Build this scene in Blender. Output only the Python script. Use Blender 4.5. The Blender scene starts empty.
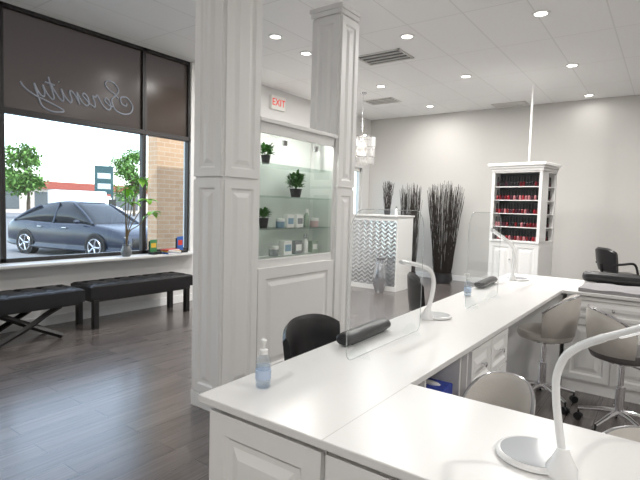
import bpy, bmesh, math, random
from mathutils import Vector, Matrix
random.seed(7)
S = bpy.context.scene
COL = S.collection
PI = math.pi
V = Vector
# ------------------------------------------------------------------ camera model
F = 485.0; TH = math.radians(35.8); PITCH = .066; ROLL = .028; CAMH = 1.4; CEIL = 3.4
rh = V((math.cos(TH), math.sin(TH), 0)); fh = V((-math.sin(TH), math.cos(TH), 0)); zh = V((0, 0, 1))
f0 = fh*math.cos(PITCH) - zh*math.sin(PITCH); u0 = fh*math.sin(PITCH) + zh*math.cos(PITCH)
R_ = rh*math.cos(ROLL) + u0*math.sin(ROLL); U_ = u0*math.cos(ROLL) - rh*math.sin(ROLL)
cam = bpy.data.objects.new('camera', bpy.data.cameras.new('camera'))
COL.objects.link(cam)
cam.data.sensor_width = 36; cam.data.lens = F/640*36
cam.data.clip_start = .05; cam.data.clip_end = 300
cm = Matrix((R_, U_, -f0)).transposed().to_4x4(); cm.translation = (0, 0, CAMH)
cam.matrix_world = cm
S.camera = cam
def ray(u, v): return R_*((u-320)/F) - U_*((v-240)/F) + f0
def W(u, v, z):
    d = ray(u, v); t = (z-CAMH)/d.z
    return V((0, 0, CAMH)) + d*t

# ------------------------------------------------------------------ materials
def lin(c): return tuple(((x/255)/12.92 if x/255 <= .04045 else ((x/255+.055)/1.055)**2.4) for x in c)
def mat(name, rgb, rough=.5, metal=0, var=.06, scale=14, bump=0, bscale=80, spec=.5, emit=0, coat=0):
    m = bpy.data.materials.new(name); m.use_nodes = True
    nt = m.node_tree; b = nt.nodes['Principled BSDF']
    c = lin(rgb)
    tc = nt.nodes.new('ShaderNodeTexCoord'); nz = nt.nodes.new('ShaderNodeTexNoise')
    nz.inputs['Scale'].default_value = scale; nz.inputs['Detail'].default_value = 4
    nt.links.new(tc.outputs['Object'], nz.inputs['Vector'])
    mx = nt.nodes.new('ShaderNodeMix'); mx.data_type = 'RGBA'
    mx.inputs[6].default_value = tuple(x*(1-var) for x in c)+(1,)
    mx.inputs[7].default_value = tuple(min(1, x*(1+var)) for x in c)+(1,)
    nt.links.new(nz.outputs['Fac'], mx.inputs[0]); nt.links.new(mx.outputs[2], b.inputs['Base Color'])
    b.inputs['Roughness'].default_value = rough; b.inputs['Metallic'].default_value = metal
    b.inputs['Specular IOR Level'].default_value = spec
    if coat: b.inputs['Coat Weight'].default_value = coat
    if emit:
        b.inputs['Emission Color'].default_value = c+(1,); b.inputs['Emission Strength'].default_value = emit
    if bump:
        n2 = nt.nodes.new('ShaderNodeTexNoise'); n2.inputs['Scale'].default_value = bscale
        nt.links.new(tc.outputs['Object'], n2.inputs['Vector'])
        bp = nt.nodes.new('ShaderNodeBump'); bp.inputs['Strength'].default_value = bump; bp.inputs['Distance'].default_value = .01
        nt.links.new(n2.outputs['Fac'], bp.inputs['Height']); nt.links.new(bp.outputs['Normal'], b.inputs['Normal'])
    return m
def glassmat(name, tint=(255, 255, 255), base=.04, edge=.5, rough=.01, dark=None, darkfac=0):
    m = bpy.data.materials.new(name); m.use_nodes = True
    nt = m.node_tree; nt.nodes.clear()
    out = nt.nodes.new('ShaderNodeOutputMaterial'); tr = nt.nodes.new('ShaderNodeBsdfTransparent')
    gl = nt.nodes.new('ShaderNodeBsdfGlossy'); mx = nt.nodes.new('ShaderNodeMixShader')
    tr.inputs[0].default_value = lin(tint)+(1,); gl.inputs['Roughness'].default_value = rough
    lw = nt.nodes.new('ShaderNodeLayerWeight'); lw.inputs[0].default_value = .5
    p = nt.nodes.new('ShaderNodeMath'); p.operation = 'POWER'; p.inputs[1].default_value = 4
    ma = nt.nodes.new('ShaderNodeMath'); ma.operation = 'MULTIPLY_ADD'; ma.inputs[1].default_value = edge; ma.inputs[2].default_value = base
    nt.links.new(lw.outputs['Facing'], p.inputs[0]); nt.links.new(p.outputs[0], ma.inputs[0])
    nt.links.new(ma.outputs[0], mx.inputs[0])
    first = tr
    if dark:
        df = nt.nodes.new('ShaderNodeBsdfDiffuse'); df.inputs[0].default_value = lin(dark)+(1,)
        m2 = nt.nodes.new('ShaderNodeMixShader'); m2.inputs[0].default_value = darkfac
        nt.links.new(tr.outputs[0], m2.inputs[1]); nt.links.new(df.outputs[0], m2.inputs[2]); first = m2
    nt.links.new(first.outputs[0], mx.inputs[1]); nt.links.new(gl.outputs[0], mx.inputs[2])
    nt.links.new(mx.outputs[0], out.inputs[0])
    return m
def brickmat(name, c1, c2, mortar, bw, bh, msize, offset=.5, rot=(0, 0, 0), rough=.6, streak=0, spec=.5, bump=0, upright=False):
    m = bpy.data.materials.new(name); m.use_nodes = True
    nt = m.node_tree; b = nt.nodes['Principled BSDF']
    tc = nt.nodes.new('ShaderNodeTexCoord'); mp = nt.nodes.new('ShaderNodeMapping'); mp.inputs['Rotation'].default_value = rot
    br = nt.nodes.new('ShaderNodeTexBrick'); br.offset = offset; br.squash = 1
    br.inputs['Color1'].default_value = lin(c1)+(1,); br.inputs['Color2'].default_value = lin(c2)+(1,); br.inputs['Mortar'].default_value = lin(mortar)+(1,)
    br.inputs['Scale'].default_value = 1; br.inputs['Mortar Size'].default_value = msize; br.inputs['Mortar Smooth'].default_value = .1
    br.inputs['Brick Width'].default_value = bw; br.inputs['Row Height'].default_value = bh
    if upright:
        sp = nt.nodes.new('ShaderNodeSeparateXYZ'); cb = nt.nodes.new('ShaderNodeCombineXYZ'); ad = nt.nodes.new('ShaderNodeMath')
        nt.links.new(tc.outputs['Object'], sp.inputs[0]); nt.links.new(sp.outputs[0], ad.inputs[0]); nt.links.new(sp.outputs[1], ad.inputs[1])
        nt.links.new(ad.outputs[0], cb.inputs[0]); nt.links.new(sp.outputs[2], cb.inputs[1]); nt.links.new(cb.outputs[0], mp.inputs['Vector'])
    else: nt.links.new(tc.outputs['Object'], mp.inputs['Vector'])
    nt.links.new(mp.outputs[0], br.inputs['Vector'])
    col = br.outputs['Color']
    if streak:
        m2 = nt.nodes.new('ShaderNodeMapping'); m2.inputs['Scale'].default_value = (1.5, 38, 1)
        nz = nt.nodes.new('ShaderNodeTexNoise'); nz.inputs['Scale'].default_value = 1.2; nz.inputs['Detail'].default_value = 6
        nt.links.new(mp.outputs[0], m2.inputs['Vector']); nt.links.new(m2.outputs[0], nz.inputs['Vector'])
        cr = nt.nodes.new('ShaderNodeMapRange'); cr.inputs['To Min'].default_value = 1-streak; cr.inputs['To Max'].default_value = 1+streak
        cr.inputs['From Min'].default_value = .25; cr.inputs['From Max'].default_value = .75
        nt.links.new(nz.outputs['Fac'], cr.inputs['Value'])
        vm = nt.nodes.new('ShaderNodeVectorMath'); vm.operation = 'SCALE'
        nt.links.new(col, vm.inputs[0]); nt.links.new(cr.outputs[0], vm.inputs['Scale']); col = vm.outputs[0]
    nt.links.new(col, b.inputs['Base Color'])
    b.inputs['Roughness'].default_value = rough; b.inputs['Specular IOR Level'].default_value = spec
    if bump:
        bp = nt.nodes.new('ShaderNodeBump'); bp.inputs['Strength'].default_value = bump; bp.inputs['Distance'].default_value = .004; bp.invert = True
        nt.links.new(br.outputs['Fac'], bp.inputs['Height']); nt.links.new(bp.outputs['Normal'], b.inputs['Normal'])
    return m
M = {}
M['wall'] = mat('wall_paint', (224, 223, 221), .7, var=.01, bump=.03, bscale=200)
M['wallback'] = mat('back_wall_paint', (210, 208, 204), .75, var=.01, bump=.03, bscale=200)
M['white'] = mat('white_lacquer', (237, 236, 234), .45, var=.004)
M['trim'] = mat('white_trim', (236, 236, 235), .4, var=.01)
M['sill'] = mat('grey_white_sill', (208, 208, 206), .4, var=.01)
M['quartz'] = mat('white_quartz', (231, 230, 228), .3, var=.012, scale=60, spec=.4)
M['seam'] = mat('seam_grey', (196, 194, 190), .5)
M['black'] = mat('black_leather', (24, 23, 25), .34, var=.15, scale=30, bump=.1, bscale=120)
M['padblack'] = mat('black_pad', (22, 22, 24), .42, var=.05)
M['blackwood'] = mat('black_wood', (22, 20, 20), .4, var=.2)
M['blackplastic'] = mat('black_plastic', (20, 20, 22), .4, var=.1)
M['frame'] = mat('dark_aluminium', (58, 56, 56), .45, metal=.4, var=.05)
M['chrome'] = mat('chrome', (230, 230, 233), .1, metal=1, var=.02)
M['silver'] = mat('silver_glaze', (190, 192, 196), .2, metal=.9, var=.08)
M['taupe'] = mat('pale_grey_leather', (190, 185, 178), .4, var=.05, bump=.08, bscale=150)
M['taupedark'] = mat('dark_grey_leather', (84, 81, 80), .4, var=.08, bump=.08, bscale=150)
M['lampwhite'] = mat('lamp_white_plastic', (242, 242, 241), .25, var=.01)
M['lampgrey'] = mat('lamp_grey_plastic', (190, 194, 198), .1, var=.02)
M['led'] = mat('led_diffuser', (250, 250, 248), .5, var=.01, emit=.3)
M['green'] = mat('leaf_green', (60, 110, 44), .45, var=.35, scale=25)
M['green2'] = mat('bright_leaf_green', (132, 190, 66), .45, var=.22, scale=25)
M['stem'] = mat('stem_brown', (92, 78, 52), .7, var=.2)
M['stick'] = mat('dark_branches', (46, 40, 36), .6, var=.3)
M['pot'] = mat('grey_pot', (104, 108, 110), .35, var=.08)
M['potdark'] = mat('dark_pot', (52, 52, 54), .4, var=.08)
M['towel'] = mat('grey_towel', (158, 156, 158), .95, var=.1, bump=.4, bscale=260)
M['red'] = mat('exit_red', (206, 40, 34), .5, emit=.6)
M['signwhite'] = mat('sign_white', (238, 236, 230), .4, var=.01)
M['vent'] = mat('vent_dark', (70, 70, 70), .5)
M['ventw'] = mat('vent_white', (215, 214, 210), .5)
M['lampglow'] = mat('downlight_glow', (255, 250, 238), .5, var=.0, emit=8)
M['fillglow'] = mat('cabinet_fill', (255, 255, 252), .5, var=.0, emit=3)  # glow of the strip added inside the display cabinet
M['crystal'] = mat('crystal_rods', (230, 228, 223), .1, metal=.55, var=.4, scale=40)
M['bulb'] = mat('bulb_warm', (255, 240, 214), .4, var=0, emit=5)
M['letter'] = mat('script_lettering', (162, 168, 180), .6, var=.03)
M['clearedge'] = glassmat('acrylic_edge', (250, 252, 252), .08, .2, .1, (240, 243, 243), .26)
M['acrylic'] = glassmat('clear_acrylic', (252, 253, 253), .012, .2)
M['doorglass'] = glassmat('cabinet_door_glass', (252, 253, 252), .012, .25)
M['cabback'] = mat('cabinet_back_glass', (222, 224, 221), .35, var=.01)
M['pane'] = glassmat('window_glass', (246, 249, 248), .02, .35)
M['film'] = glassmat('dark_window_film', (162, 151, 144), .01, .08, .2, (92, 84, 79), .68)
M['shelfglass'] = glassmat('shelf_glass', (244, 250, 247), .06, .35, .03)
M['bottleclear'] = glassmat('clear_bottle', (246, 249, 251), .06, .35, .05, (230, 236, 241), .08)
M['labelblue'] = mat('label_pale_blue', (186, 202, 226), .5)
M['gel'] = glassmat('clear_gel', (238, 243, 248), .03, .2, .1, (222, 230, 240), .22)
M['bluebag'] = mat('blue_plastic', (48, 72, 172), .35, var=.2, bump=.4, bscale=30)
M['floor'] = brickmat('plank_floor', (111, 104, 101), (94, 88, 86), (66, 62, 60), 1.25, .17, .0026, .37, (0, 0, PI/2), .23, .29, 1.0, .06)
M['ceil'] = brickmat('ceiling_tiles', (251, 251, 250), (249, 249, 248), (234, 234, 232), 1.22, .61, .007, 0, (0, 0, PI/2), .85)
M['brick'] = brickmat('tan_brick', (208, 172, 138), (198, 160, 126), (208, 188, 166), .21, .075, .006, .5, (0, 0, 0), .9, upright=True)
M['asphalt'] = mat('asphalt', (112, 112, 114), .95, var=.12, scale=3)
M['carpaint'] = mat('dark_blue_car_paint', (36, 43, 57), .22, metal=.0, var=.02, spec=.5)
M['carglass'] = mat('car_glass', (24, 28, 33), .22, var=.02, spec=.4)
M['tyre'] = mat('tyre_rubber', (26, 26, 27), .85, var=.1)
M['headlight'] = mat('headlight_glass', (222, 226, 230), .1, var=.05)
M['carred'] = mat('tail_red', (150, 30, 28), .2)
M['shopwall'] = mat('far_shop_wall', (190, 178, 168), .9, var=.05)
M['shopred'] = mat('far_shop_red', (150, 78, 66), .8, var=.08)
M['shopdark'] = mat('far_shop_glass', (78, 84, 88), .3, var=.1)
M['tealsign'] = mat('teal_sign', (32, 66, 70), .5)
M['crown'] = mat('tree_foliage', (96, 134, 64), .8, var=.4, scale=3)
M['bark'] = mat('tree_bark', (92, 78, 64), .9, var=.2)
# desk front: bright silver tiles with a fine rippled relief
def mosaic():
    m = bpy.data.materials.new('silver_wavy_tile'); m.use_nodes = True
    nt = m.node_tree; b = nt.nodes['Principled BSDF']; L = nt.links
    tc = nt.nodes.new('ShaderNodeTexCoord'); sp = nt.nodes.new('ShaderNodeSeparateXYZ'); L.new(tc.outputs['Object'], sp.inputs[0])
    def mth(op, a, b_=None):
        n = nt.nodes.new('ShaderNodeMath'); n.operation = op
        if isinstance(a, (int, float)): n.inputs[0].default_value = a
        else: L.new(a, n.inputs[0])
        if b_ is not None:
            if isinstance(b_, (int, float)): n.inputs[1].default_value = b_
            else: L.new(b_, n.inputs[1])
        return n.outputs[0]
    sx = mth('MULTIPLY', mth('SINE', mth('MULTIPLY', sp.outputs[0], 2*PI/.125)), 2.0)
    wv = mth('MULTIPLY_ADD', mth('SINE', mth('ADD', mth('MULTIPLY', sp.outputs[2], 2*PI/.072), sx)), .5); wv.node.inputs[2].default_value = .5
    nz = nt.nodes.new('ShaderNodeTexNoise'); nz.inputs['Scale'].default_value = 9; L.new(tc.outputs['Object'], nz.inputs['Vector'])
    fac = mth('MULTIPLY_ADD', wv, .65); L.new(mth('MULTIPLY', nz.outputs['Fac'], .35), fac.node.inputs[2])
    mx = nt.nodes.new('ShaderNodeMix'); mx.data_type = 'RGBA'
    mx.inputs[6].default_value = lin((156, 159, 162))+(1,); mx.inputs[7].default_value = lin((238, 239, 240))+(1,)
    L.new(fac, mx.inputs[0]); L.new(mx.outputs[2], b.inputs['Base Color'])
    b.inputs['Metallic'].default_value = .75; b.inputs['Roughness'].default_value = .18
    bp = nt.nodes.new('ShaderNodeBump'); bp.inputs['Strength'].default_value = .4; bp.inputs['Distance'].default_value = .005
    L.new(wv, bp.inputs['Height']); L.new(bp.outputs['Normal'], b.inputs['Normal'])
    return m
M['mosaic'] = mosaic()

# ------------------------------------------------------------------ mesh builder
def cr(pts, n=6, closed=False):
    pts = [V(p) for p in pts]; out = []
    L = len(pts)
    for i in range(L if closed else L-1):
        g = (lambda k: pts[k % L]) if closed else (lambda k: pts[max(0, min(L-1, k))])
        a, b, c, d = g(i-1), g(i), g(i+1), g(i+2)
        for k in range(n):
            t = k/n
            out.append(.5*((2*b)+(c-a)*t+(2*a-5*b+4*c-d)*t*t+(3*b-a-3*c+d)*t**3))
    if not closed: out.append(pts[-1])
    return out
def loftsmooth(rings, n=4, around=0):
    cols = [cr([r[j] for r in rings], n) for j in range(len(rings[0]))]
    rg = [[c[i] for c in cols] for i in range(len(cols[0]))]
    return [cr(r, around, True) for r in rg] if around else rg
class MB:
    def __init__(s): s.bm = bmesh.new(); s.mi = 0
    def _f(s, vs):
        try:
            f = s.bm.faces.new(vs); f.material_index = s.mi; return f
        except ValueError: return None
    def box(s, x0, x1, y0, y1, z0, z1, M=None, bev=0):
        co = [(x, y, z) for z in (z0, z1) for y in (y0, y1) for x in (x0, x1)]
        vs = [s.bm.verts.new(M@V(c) if M else c) for c in co]
        fs = [s._f([vs[i] for i in q]) for q in ((0, 2, 3, 1), (4, 5, 7, 6), (0, 1, 5, 4), (2, 6, 7, 3), (0, 4, 6, 2), (1, 3, 7, 5))]
        if bev:
            es = set(e for f in fs for e in f.edges)
            bmesh.ops.bevel(s.bm, geom=list(es), offset=bev, segments=2, profile=.5, affect='EDGES')
        return s
    def rings(s, rings, cap=True, closed=False):
        R = [[s.bm.verts.new(p) for p in r] for r in rings]
        n = len(R[0]); L = len(R)
        for i in range(L if closed else L-1):
            a, b = R[i], R[(i+1) % L]
            for j in range(n): s._f([a[j], a[(j+1) % n], b[(j+1) % n], b[j]])
        if cap and not closed: s._f(R[0][::-1]); s._f(R[-1])
        return s
    def tube(s, pts, r, seg=8, side=None, flat=1, closed=False, cap=True):
        pts = [V(p) for p in pts]; n = len(pts); rs = r if isinstance(r, (list, tuple)) else [r]*n
        rings = []; prev = None
        for i in range(n):
            if closed: t = (pts[(i+1) % n]-pts[i-1])
            else: t = pts[min(n-1, i+1)]-pts[max(0, i-1)]
            if t.length < 1e-9: t = V((0, 0, 1))
            t.normalize()
            if side is not None: a = V(side)
            elif prev is None:
                a = t.cross(V((0, 0, 1)))
                if a.length < .05: a = V((1, 0, 0))
            else: a = prev
            a = (a-t*a.dot(t))
            if a.length < 1e-6: a = t.orthogonal()
            a.normalize(); prev = a; b = t.cross(a)
            fl = flat[i] if isinstance(flat, (list, tuple)) else flat
            rings.append([pts[i]+(a*math.cos(k*2*PI/seg)+b*math.sin(k*2*PI/seg)*fl)*rs[i] for k in range(seg)])
        return s.rings(rings, cap, closed)
    def lathe(s, prof, c=(0, 0, 0), seg=24, M=None):
        c = V(c); rings = []
        for r, z in prof:
            r = max(r, .0004)
            ps = [V((r*math.cos(k*2*PI/seg), r*math.sin(k*2*PI/seg), z)) for k in range(seg)]
            rings.append([(M@p if M else p)+c for p in ps])
        return s.rings(rings)
    def ball(s, c, r, sub=2, M=None, jit=0):
        mm = Matrix.Translation(c) @ (M or Matrix()) @ Matrix.Diagonal(V((r[0], r[1], r[2], 1)) if hasattr(r, '__len__') else V((r, r, r, 1)))
        q = bmesh.ops.create_icosphere(s.bm, subdivisions=sub, radius=1, matrix=mm)
        for v in q['verts']:
            if jit: v.co += V((random.uniform(-jit, jit), random.uniform(-jit, jit), random.uniform(-jit, jit)))
            for f in v.link_faces: f.material_index = s.mi
        return s
    def prism(s, poly, z0, z1, M=None, bev=0):
        a = [s.bm.verts.new((M@V((x, y, z0))) if M else (x, y, z0)) for x, y in poly]
        b = [s.bm.verts.new((M@V((x, y, z1))) if M else (x, y, z1)) for x, y in poly]
        n = len(poly); s._f(a[::-1]); s._f(b)
        for i in range(n): s._f([a[i], a[(i+1) % n], b[(i+1) % n], b[i]])
        return s
    def raised(s, o, u, v, n, w, h, rail=.05, th=.018):
        o, u, v, n = V(o), V(u), V(v), V(n); k = min(1, min(w, h)/(2*(rail+.075)))
        L = []
        for i, d in ((0, 0), (0, th), (rail*k, th), ((rail+.012)*k, th-.011), ((rail+.03)*k, th-.011), ((rail+.06)*k, th-.001)):
            L.append([o+u*i+v*i+n*d, o+u*(w-i)+v*i+n*d, o+u*(w-i)+v*(h-i)+n*d, o+u*i+v*(h-i)+n*d])
        return s.rings(L)
    def leaf(s, p, d, L, w, up=V((0, 0, 1)), fold=.15):
        p, d = V(p), V(d).normalized(); a = d.cross(up)
        if a.length < .05: a = d.orthogonal()
        a.normalize(); n = a.cross(d)
        q = [p, p+d*L*.35+a*w*.5+n*L*fold*.6, p+d*L*.75+a*w*.38+n*L*fold*.3, p+d*L-n*L*fold, p+d*L*.75-a*w*.38+n*L*fold*.3, p+d*L*.35-a*w*.5+n*L*fold*.6]
        m1 = p+d*L*.35; m2 = p+d*L*.75
        vs = [s.bm.verts.new(x) for x in q]; c1 = s.bm.verts.new(m1); c2 = s.bm.verts.new(m2)
        for t in ((0, 1, 6), (1, 2, 7, 6), (2, 3, 7), (0, 6, 5), (5, 6, 7, 4), (7, 3, 4)):
            s._f([(vs+[c1, c2])[i] for i in t])
        return s
    def shell(s, R, a0, a1, z0, zt, th=.03, lean=.03, n=18, drop=.1, pw=2.5, sy=1):
        rings = []; top = []
        for i in range(n+1):
            t = i/n; a = a0+(a1-a0)*t; q = abs(2*t-1)**pw; z1 = zt-drop*q; zb = z0
            c, d = math.cos(a), math.sin(a)*sy
            prof = [(R, zb), (R+th*.5, zb-th*.3), (R+th, zb), (R+th*1.1+lean*.6, (zb+z1)/2), (R+th+lean, z1-.012), (R+th*.5+lean, z1+th*.25), (R+lean, z1-.012), (R+lean*.5-th*.15, (zb+z1)/2)]
            rings.append([V((r*c, r*d, z)) for r, z in prof]); top.append(V(((R+th*.5+lean)*c, (R+th*.5+lean)*d, z1+th*.25)))
        s.rings(rings); return top
    def build(s, name, m, parent=None, loc=None, world=False, smooth=40, bevel=0, rz=0):
        bmesh.ops.recalc_face_normals(s.bm, faces=s.bm.faces[:])
        me = bpy.data.meshes.new(name)
        if world:
            if parent is not None: s.bm.transform(RM[parent.name].inverted())
            elif loc is not None: s.bm.transform(Matrix.Translation(V(loc)).inverted())
        s.bm.to_mesh(me); s.bm.free()
        for x in (m if isinstance(m, (list, tuple)) else [m]): me.materials.append(M[x])
        if smooth:
            me.polygons.foreach_set('use_smooth', [True]*len(me.polygons)); me.set_sharp_from_angle(angle=math.radians(smooth))
        o = bpy.data.objects.new(name, me); COL.objects.link(o)
        if parent is not None: o.parent = parent; RM[o.name] = RM[parent.name]
        else:
            if loc is not None: o.location = loc
            o.rotation_euler = (0, 0, rz)
            RM[o.name] = Matrix.Translation(V(loc) if loc is not None else V((0, 0, 0))) @ Matrix.Rotation(rz, 4, 'Z')
        if bevel:
            b = o.modifiers.new('bevel', 'BEVEL'); b.width = bevel; b.segments = 2; b.limit_method = 'ANGLE'; b.angle_limit = math.radians(40)
        return o
RM = {}
def thing(name, label, cat, loc=(0, 0, 0), rz=0, group=None):
    o = bpy.data.objects.new(name, None); COL.objects.link(o); o.empty_display_size = .1
    o.location = loc; o.rotation_euler = (0, 0, rz); o['label'] = label; o['category'] = cat
    if group: o['group'] = group
    RM[o.name] = Matrix.Translation(V(loc)) @ Matrix.Rotation(rz, 4, 'Z')
    return o
def tag(o, label, cat, group=None):
    o['label'] = label; o['category'] = cat
    if group: o['group'] = group
    return o
def structure(o): o['kind'] = 'structure'; return o
def sroot(name, loc=(0, 0, 0)):
    o = bpy.data.objects.new(name, None); COL.objects.link(o); o.location = loc; o['kind'] = 'structure'
    RM[o.name] = Matrix.Translation(V(loc)); return o
def dup(o, loc=None, rz=None, label=None, parent=None, group=None):
    c = o.copy(); COL.objects.link(c); c.parent = parent
    if loc is not None: c.location = loc
    if rz is not None: c.rotation_euler = (0, 0, rz)
    if label: c['label'] = label
    if group: c['group'] = group
    for ch in list(o.children): dup(ch, parent=c)
    return c
def textmesh(body, size, M4, name, m, parent, shear=0, extrude=.002):
    cu = bpy.data.curves.new('t', 'FONT'); cu.body = body; cu.size = size; cu.align_x = 'CENTER'; cu.align_y = 'CENTER'; cu.extrude = extrude; cu.shear = shear
    to = bpy.data.objects.new('t', cu); COL.objects.link(to)
    dg = bpy.context.evaluated_depsgraph_get()
    me = bpy.data.meshes.new_from_object(to.evaluated_get(dg)); bpy.data.objects.remove(to); bpy.data.curves.remove(cu)
    me.transform(RM[parent.name].inverted()@M4); me.name = name
    me.materials.clear(); me.materials.append(M[m])
    o = bpy.data.objects.new(name, me); COL.objects.link(o); o.parent = parent
    return o

# ------------------------------------------------------------------ room shell
WX = -5.6; BY = 9.6; RX = 4.6; NY = -3.6
structure(MB().box(WX-.2, RX+.2, NY-.2, BY+.2, -.12, 0).build('floor', 'floor', smooth=0))
structure(MB().box(WX-.2, RX+.2, NY-.2, BY+.2, CEIL, CEIL+.15).build('ceiling', 'ceil', smooth=0))
SILL = .73; TRZ = 2.32; HEAD = CEIL; WY0 = .45; WY3 = 4.56; DY0 = 8.3; DY1 = 9.3
w = MB()
w.box(WX-.16, WX, NY, WY0, 0, CEIL); w.box(WX-.16, WX, WY0, WY3, 0, SILL-.03)
w.box(WX-.16, WX, WY3, DY0, 0, CEIL); w.box(WX-.16, WX, DY0, DY1, 2.3, CEIL); w.box(WX-.16, WX, DY1, BY, 0, CEIL)
structure(w.build('wall_left', 'wall', smooth=0))
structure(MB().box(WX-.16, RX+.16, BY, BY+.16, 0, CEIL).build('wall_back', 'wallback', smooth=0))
structure(MB().box(RX, RX+.16, NY, BY, 0, CEIL).build('wall_right', 'wall', smooth=0))
structure(MB().box(WX-.16, RX+.16, NY-.16, NY, 0, CEIL).build('wall_rear', 'wall', smooth=0))
structure(MB().box(WX, WX+.014, NY, DY0, 0, .11).build('baseboard_left', 'trim', smooth=0, bevel=.003))
structure(MB().box(WX, RX, BY-.014, BY, 0, .11).build('baseboard_back', 'trim', smooth=0, bevel=.003))
structure(MB().box(WX-.14, WX+.24, WY0-.04, WY3+.06, SILL-.03, SILL, bev=.006).build('trim_1', 'sill', smooth=40))
def window(n, y0, y1, film=True):
    r = sroot('window_%d' % n, (WX, (y0+y1)/2, SILL))
    f = MB(); a, b = WX-.1, WX-.03; t = .028
    f.box(a, b, y0, y0+t, SILL, HEAD); f.box(a, b, y1-t, y1, SILL, HEAD); f.box(a, b, y0, y1, SILL, SILL+.045); f.box(a, b, y0, y1, HEAD-.045, HEAD)
    f.build('frame', 'frame', r, world=True, smooth=0, bevel=.004)
    MB().box(a-.005, b+.012, y0, y1, TRZ-.03, TRZ+.03).build('transom_bar', 'frame', r, world=True, smooth=0, bevel=.004)
    MB().box(WX-.068, WX-.062, y0+t, y1-t, SILL+.045, TRZ-.03).build('lower_pane', 'pane', r, world=True, smooth=0)
    MB().box(WX-.068, WX-.062, y0+t, y1-t, TRZ+.03, HEAD-.045).build('upper_pane', 'film', r, world=True, smooth=0)
    return r
window(1, 2.16, 3.83); window(2, 3.83, WY3); window(3, WY0, 2.16)
# entrance door near the corner
d = sroot('door_1', (WX, (DY0+DY1)/2, 0))
f = MB(); a, b = WX-.1, WX-.03
f.box(a, b, DY0, DY0+.06, 0, 2.3); f.box(a, b, DY1-.06, DY1, 0, 2.3); f.box(a, b, DY0, DY1, 2.22, 2.3); f.box(a, b, DY0, DY1, 0, .2)
f.build('door_frame', 'ventw', d, world=True, smooth=0, bevel=.004)
MB().box(WX-.068, WX-.062, DY0+.06, DY1-.06, .2, 2.22).build('pane', 'pane', d, world=True, smooth=0)
MB().tube([(WX+.03, DY0+.16, .95), (WX+.03, DY0+.16, 1.25)], .012).build('handle', 'chrome', d, world=True)
# script lettering on the dark film, reads from outside so it is mirrored in here
word = [
 [(.3, 1.15), (.55, 1.5), (.95, 1.75), (1.15, 2.2), (.85, 2.5), (.35, 2.4), (.12, 1.9), (.45, 1.4), (.9, .95), (.8, .2), (.2, -.1), (-.5, .1), (-.85, .75), (-.5, 1.4), (.05, 1.3), (.1, .8), (-.25, .65), (-.35, .9)],
 [(.85, .35), (1.25, .45), (1.5, .75), (1.35, 1.0), (1.12, .75), (1.12, .25), (1.4, .02), (1.75, .3), (2.0, .95), (2.1, 1.05), (2.2, .88), (2.42, .9), (2.36, .4), (2.45, .05), (2.75, .2),
  (3.0, .5), (3.2, .8), (3.05, 1.0), (2.85, .75), (2.85, .25), (3.1, .02), (3.4, .3), (3.6, .95), (3.62, .4), (3.62, .02), (3.75, .6), (4.0, .98), (4.15, .8), (4.12, .25), (4.3, .02), (4.6, .5), (4.72, .98), (4.7, .3), (4.85, .02), (5.15, .5), (5.4, 1.3), (5.42, 1.7), (5.4, 1.0), (5.38, .2), (5.55, .02), (5.8, .4), (5.95, .98), (5.95, .4), (6.1, .1), (6.35, .35), (6.5, .98), (6.45, 0), (6.3, -.7), (5.6, -.95), (4.9, -.75), (5.6, -.35), (6.7, .1), (7.2, .5), (7.4, .9)],
 [(5.1, 1.15), (5.4, 1.2), (5.75, 1.25)], [(4.74, 1.45), (4.78, 1.5)]]
lt = MB(); sc = .14
for st in word:
    lt.tube(cr([V((WX-.056, 3.56-(x+.22*y)*sc*1.14, 2.52+y*sc)) for x, y in st], 6), .0096, 6, side=(1, 0, 0), cap=True)
tag(lt.build('window_lettering', 'letter', loc=(WX-.056, 2.9, 2.5), world=True), 'pale script lettering reversed across the dark upper window film', 'lettering')

# ------------------------------------------------------------------ columns and display cabinet
def column(name, label, x0, x1, y0, y1, ztop):
    r = thing(name, label, 'column', ((x0+x1)/2, (y0+y1)/2, 0))
    MB().box(x0, x1, y0, y1, 0, ztop-.02).build('shaft', 'white', r, world=True, smooth=0, bevel=.004)
    for z0, z1 in ((.11, 1.57), (1.59, ztop-.1)):
        MB().raised((x0+.004, y0, z0), (1, 0, 0), (0, 0, 1), (0, -1, 0), x1-x0-.008, z1-z0, .055).build('panel', 'white', r, world=True, smooth=0)
        MB().raised((x1, y0+.004, z0), (0, 1, 0), (0, 0, 1), (1, 0, 0), y1-y0-.008, z1-z0, .055).build('panel', 'white', r, world=True, smooth=0)
    c = MB()
    for e, za, zb in ((.02, ztop-.08, ztop-.04), (.03, ztop-.04, ztop)): c.box(x0-e, x1+e, y0-e, y1, za, zb)
    c.build('capital', 'white', r, world=True, smooth=0, bevel=.006)
    MB().box(x0-.004, x1+.019, y0-.019, y1, 0, .105).build('plinth', 'white', r, world=True, smooth=0, bevel=.003)
    return r
column('panelled_column', 'white raised-panel column standing nearest, left of the glass display cabinet', -2.65, -2.38, 2.2, 2.53, 3.14)
column('panelled_column', 'white raised-panel column at the far end of the glass display cabinet', -2.67, -2.38, 3.515, 3.79, 3.14)
dc = thing('display_cabinet', 'white built-in display cabinet with glass shelves between two columns', 'cabinet', (-2.52, 3.02, 0))
cx0, cx1, cy0, cy1 = -2.66, -2.39, 2.535, 3.51
MB().box(cx0, cx1, cy0, cy1, 0, .995).build('base_body', 'white', dc, world=True, smooth=0, bevel=.003)
MB().raised((cx1, cy0+.01, .13), (0, 1, 0), (0, 0, 1), (1, 0, 0), cy1-cy0-.02, .82, .08).build('base_panel', 'white', dc, world=True, smooth=0)
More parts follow.
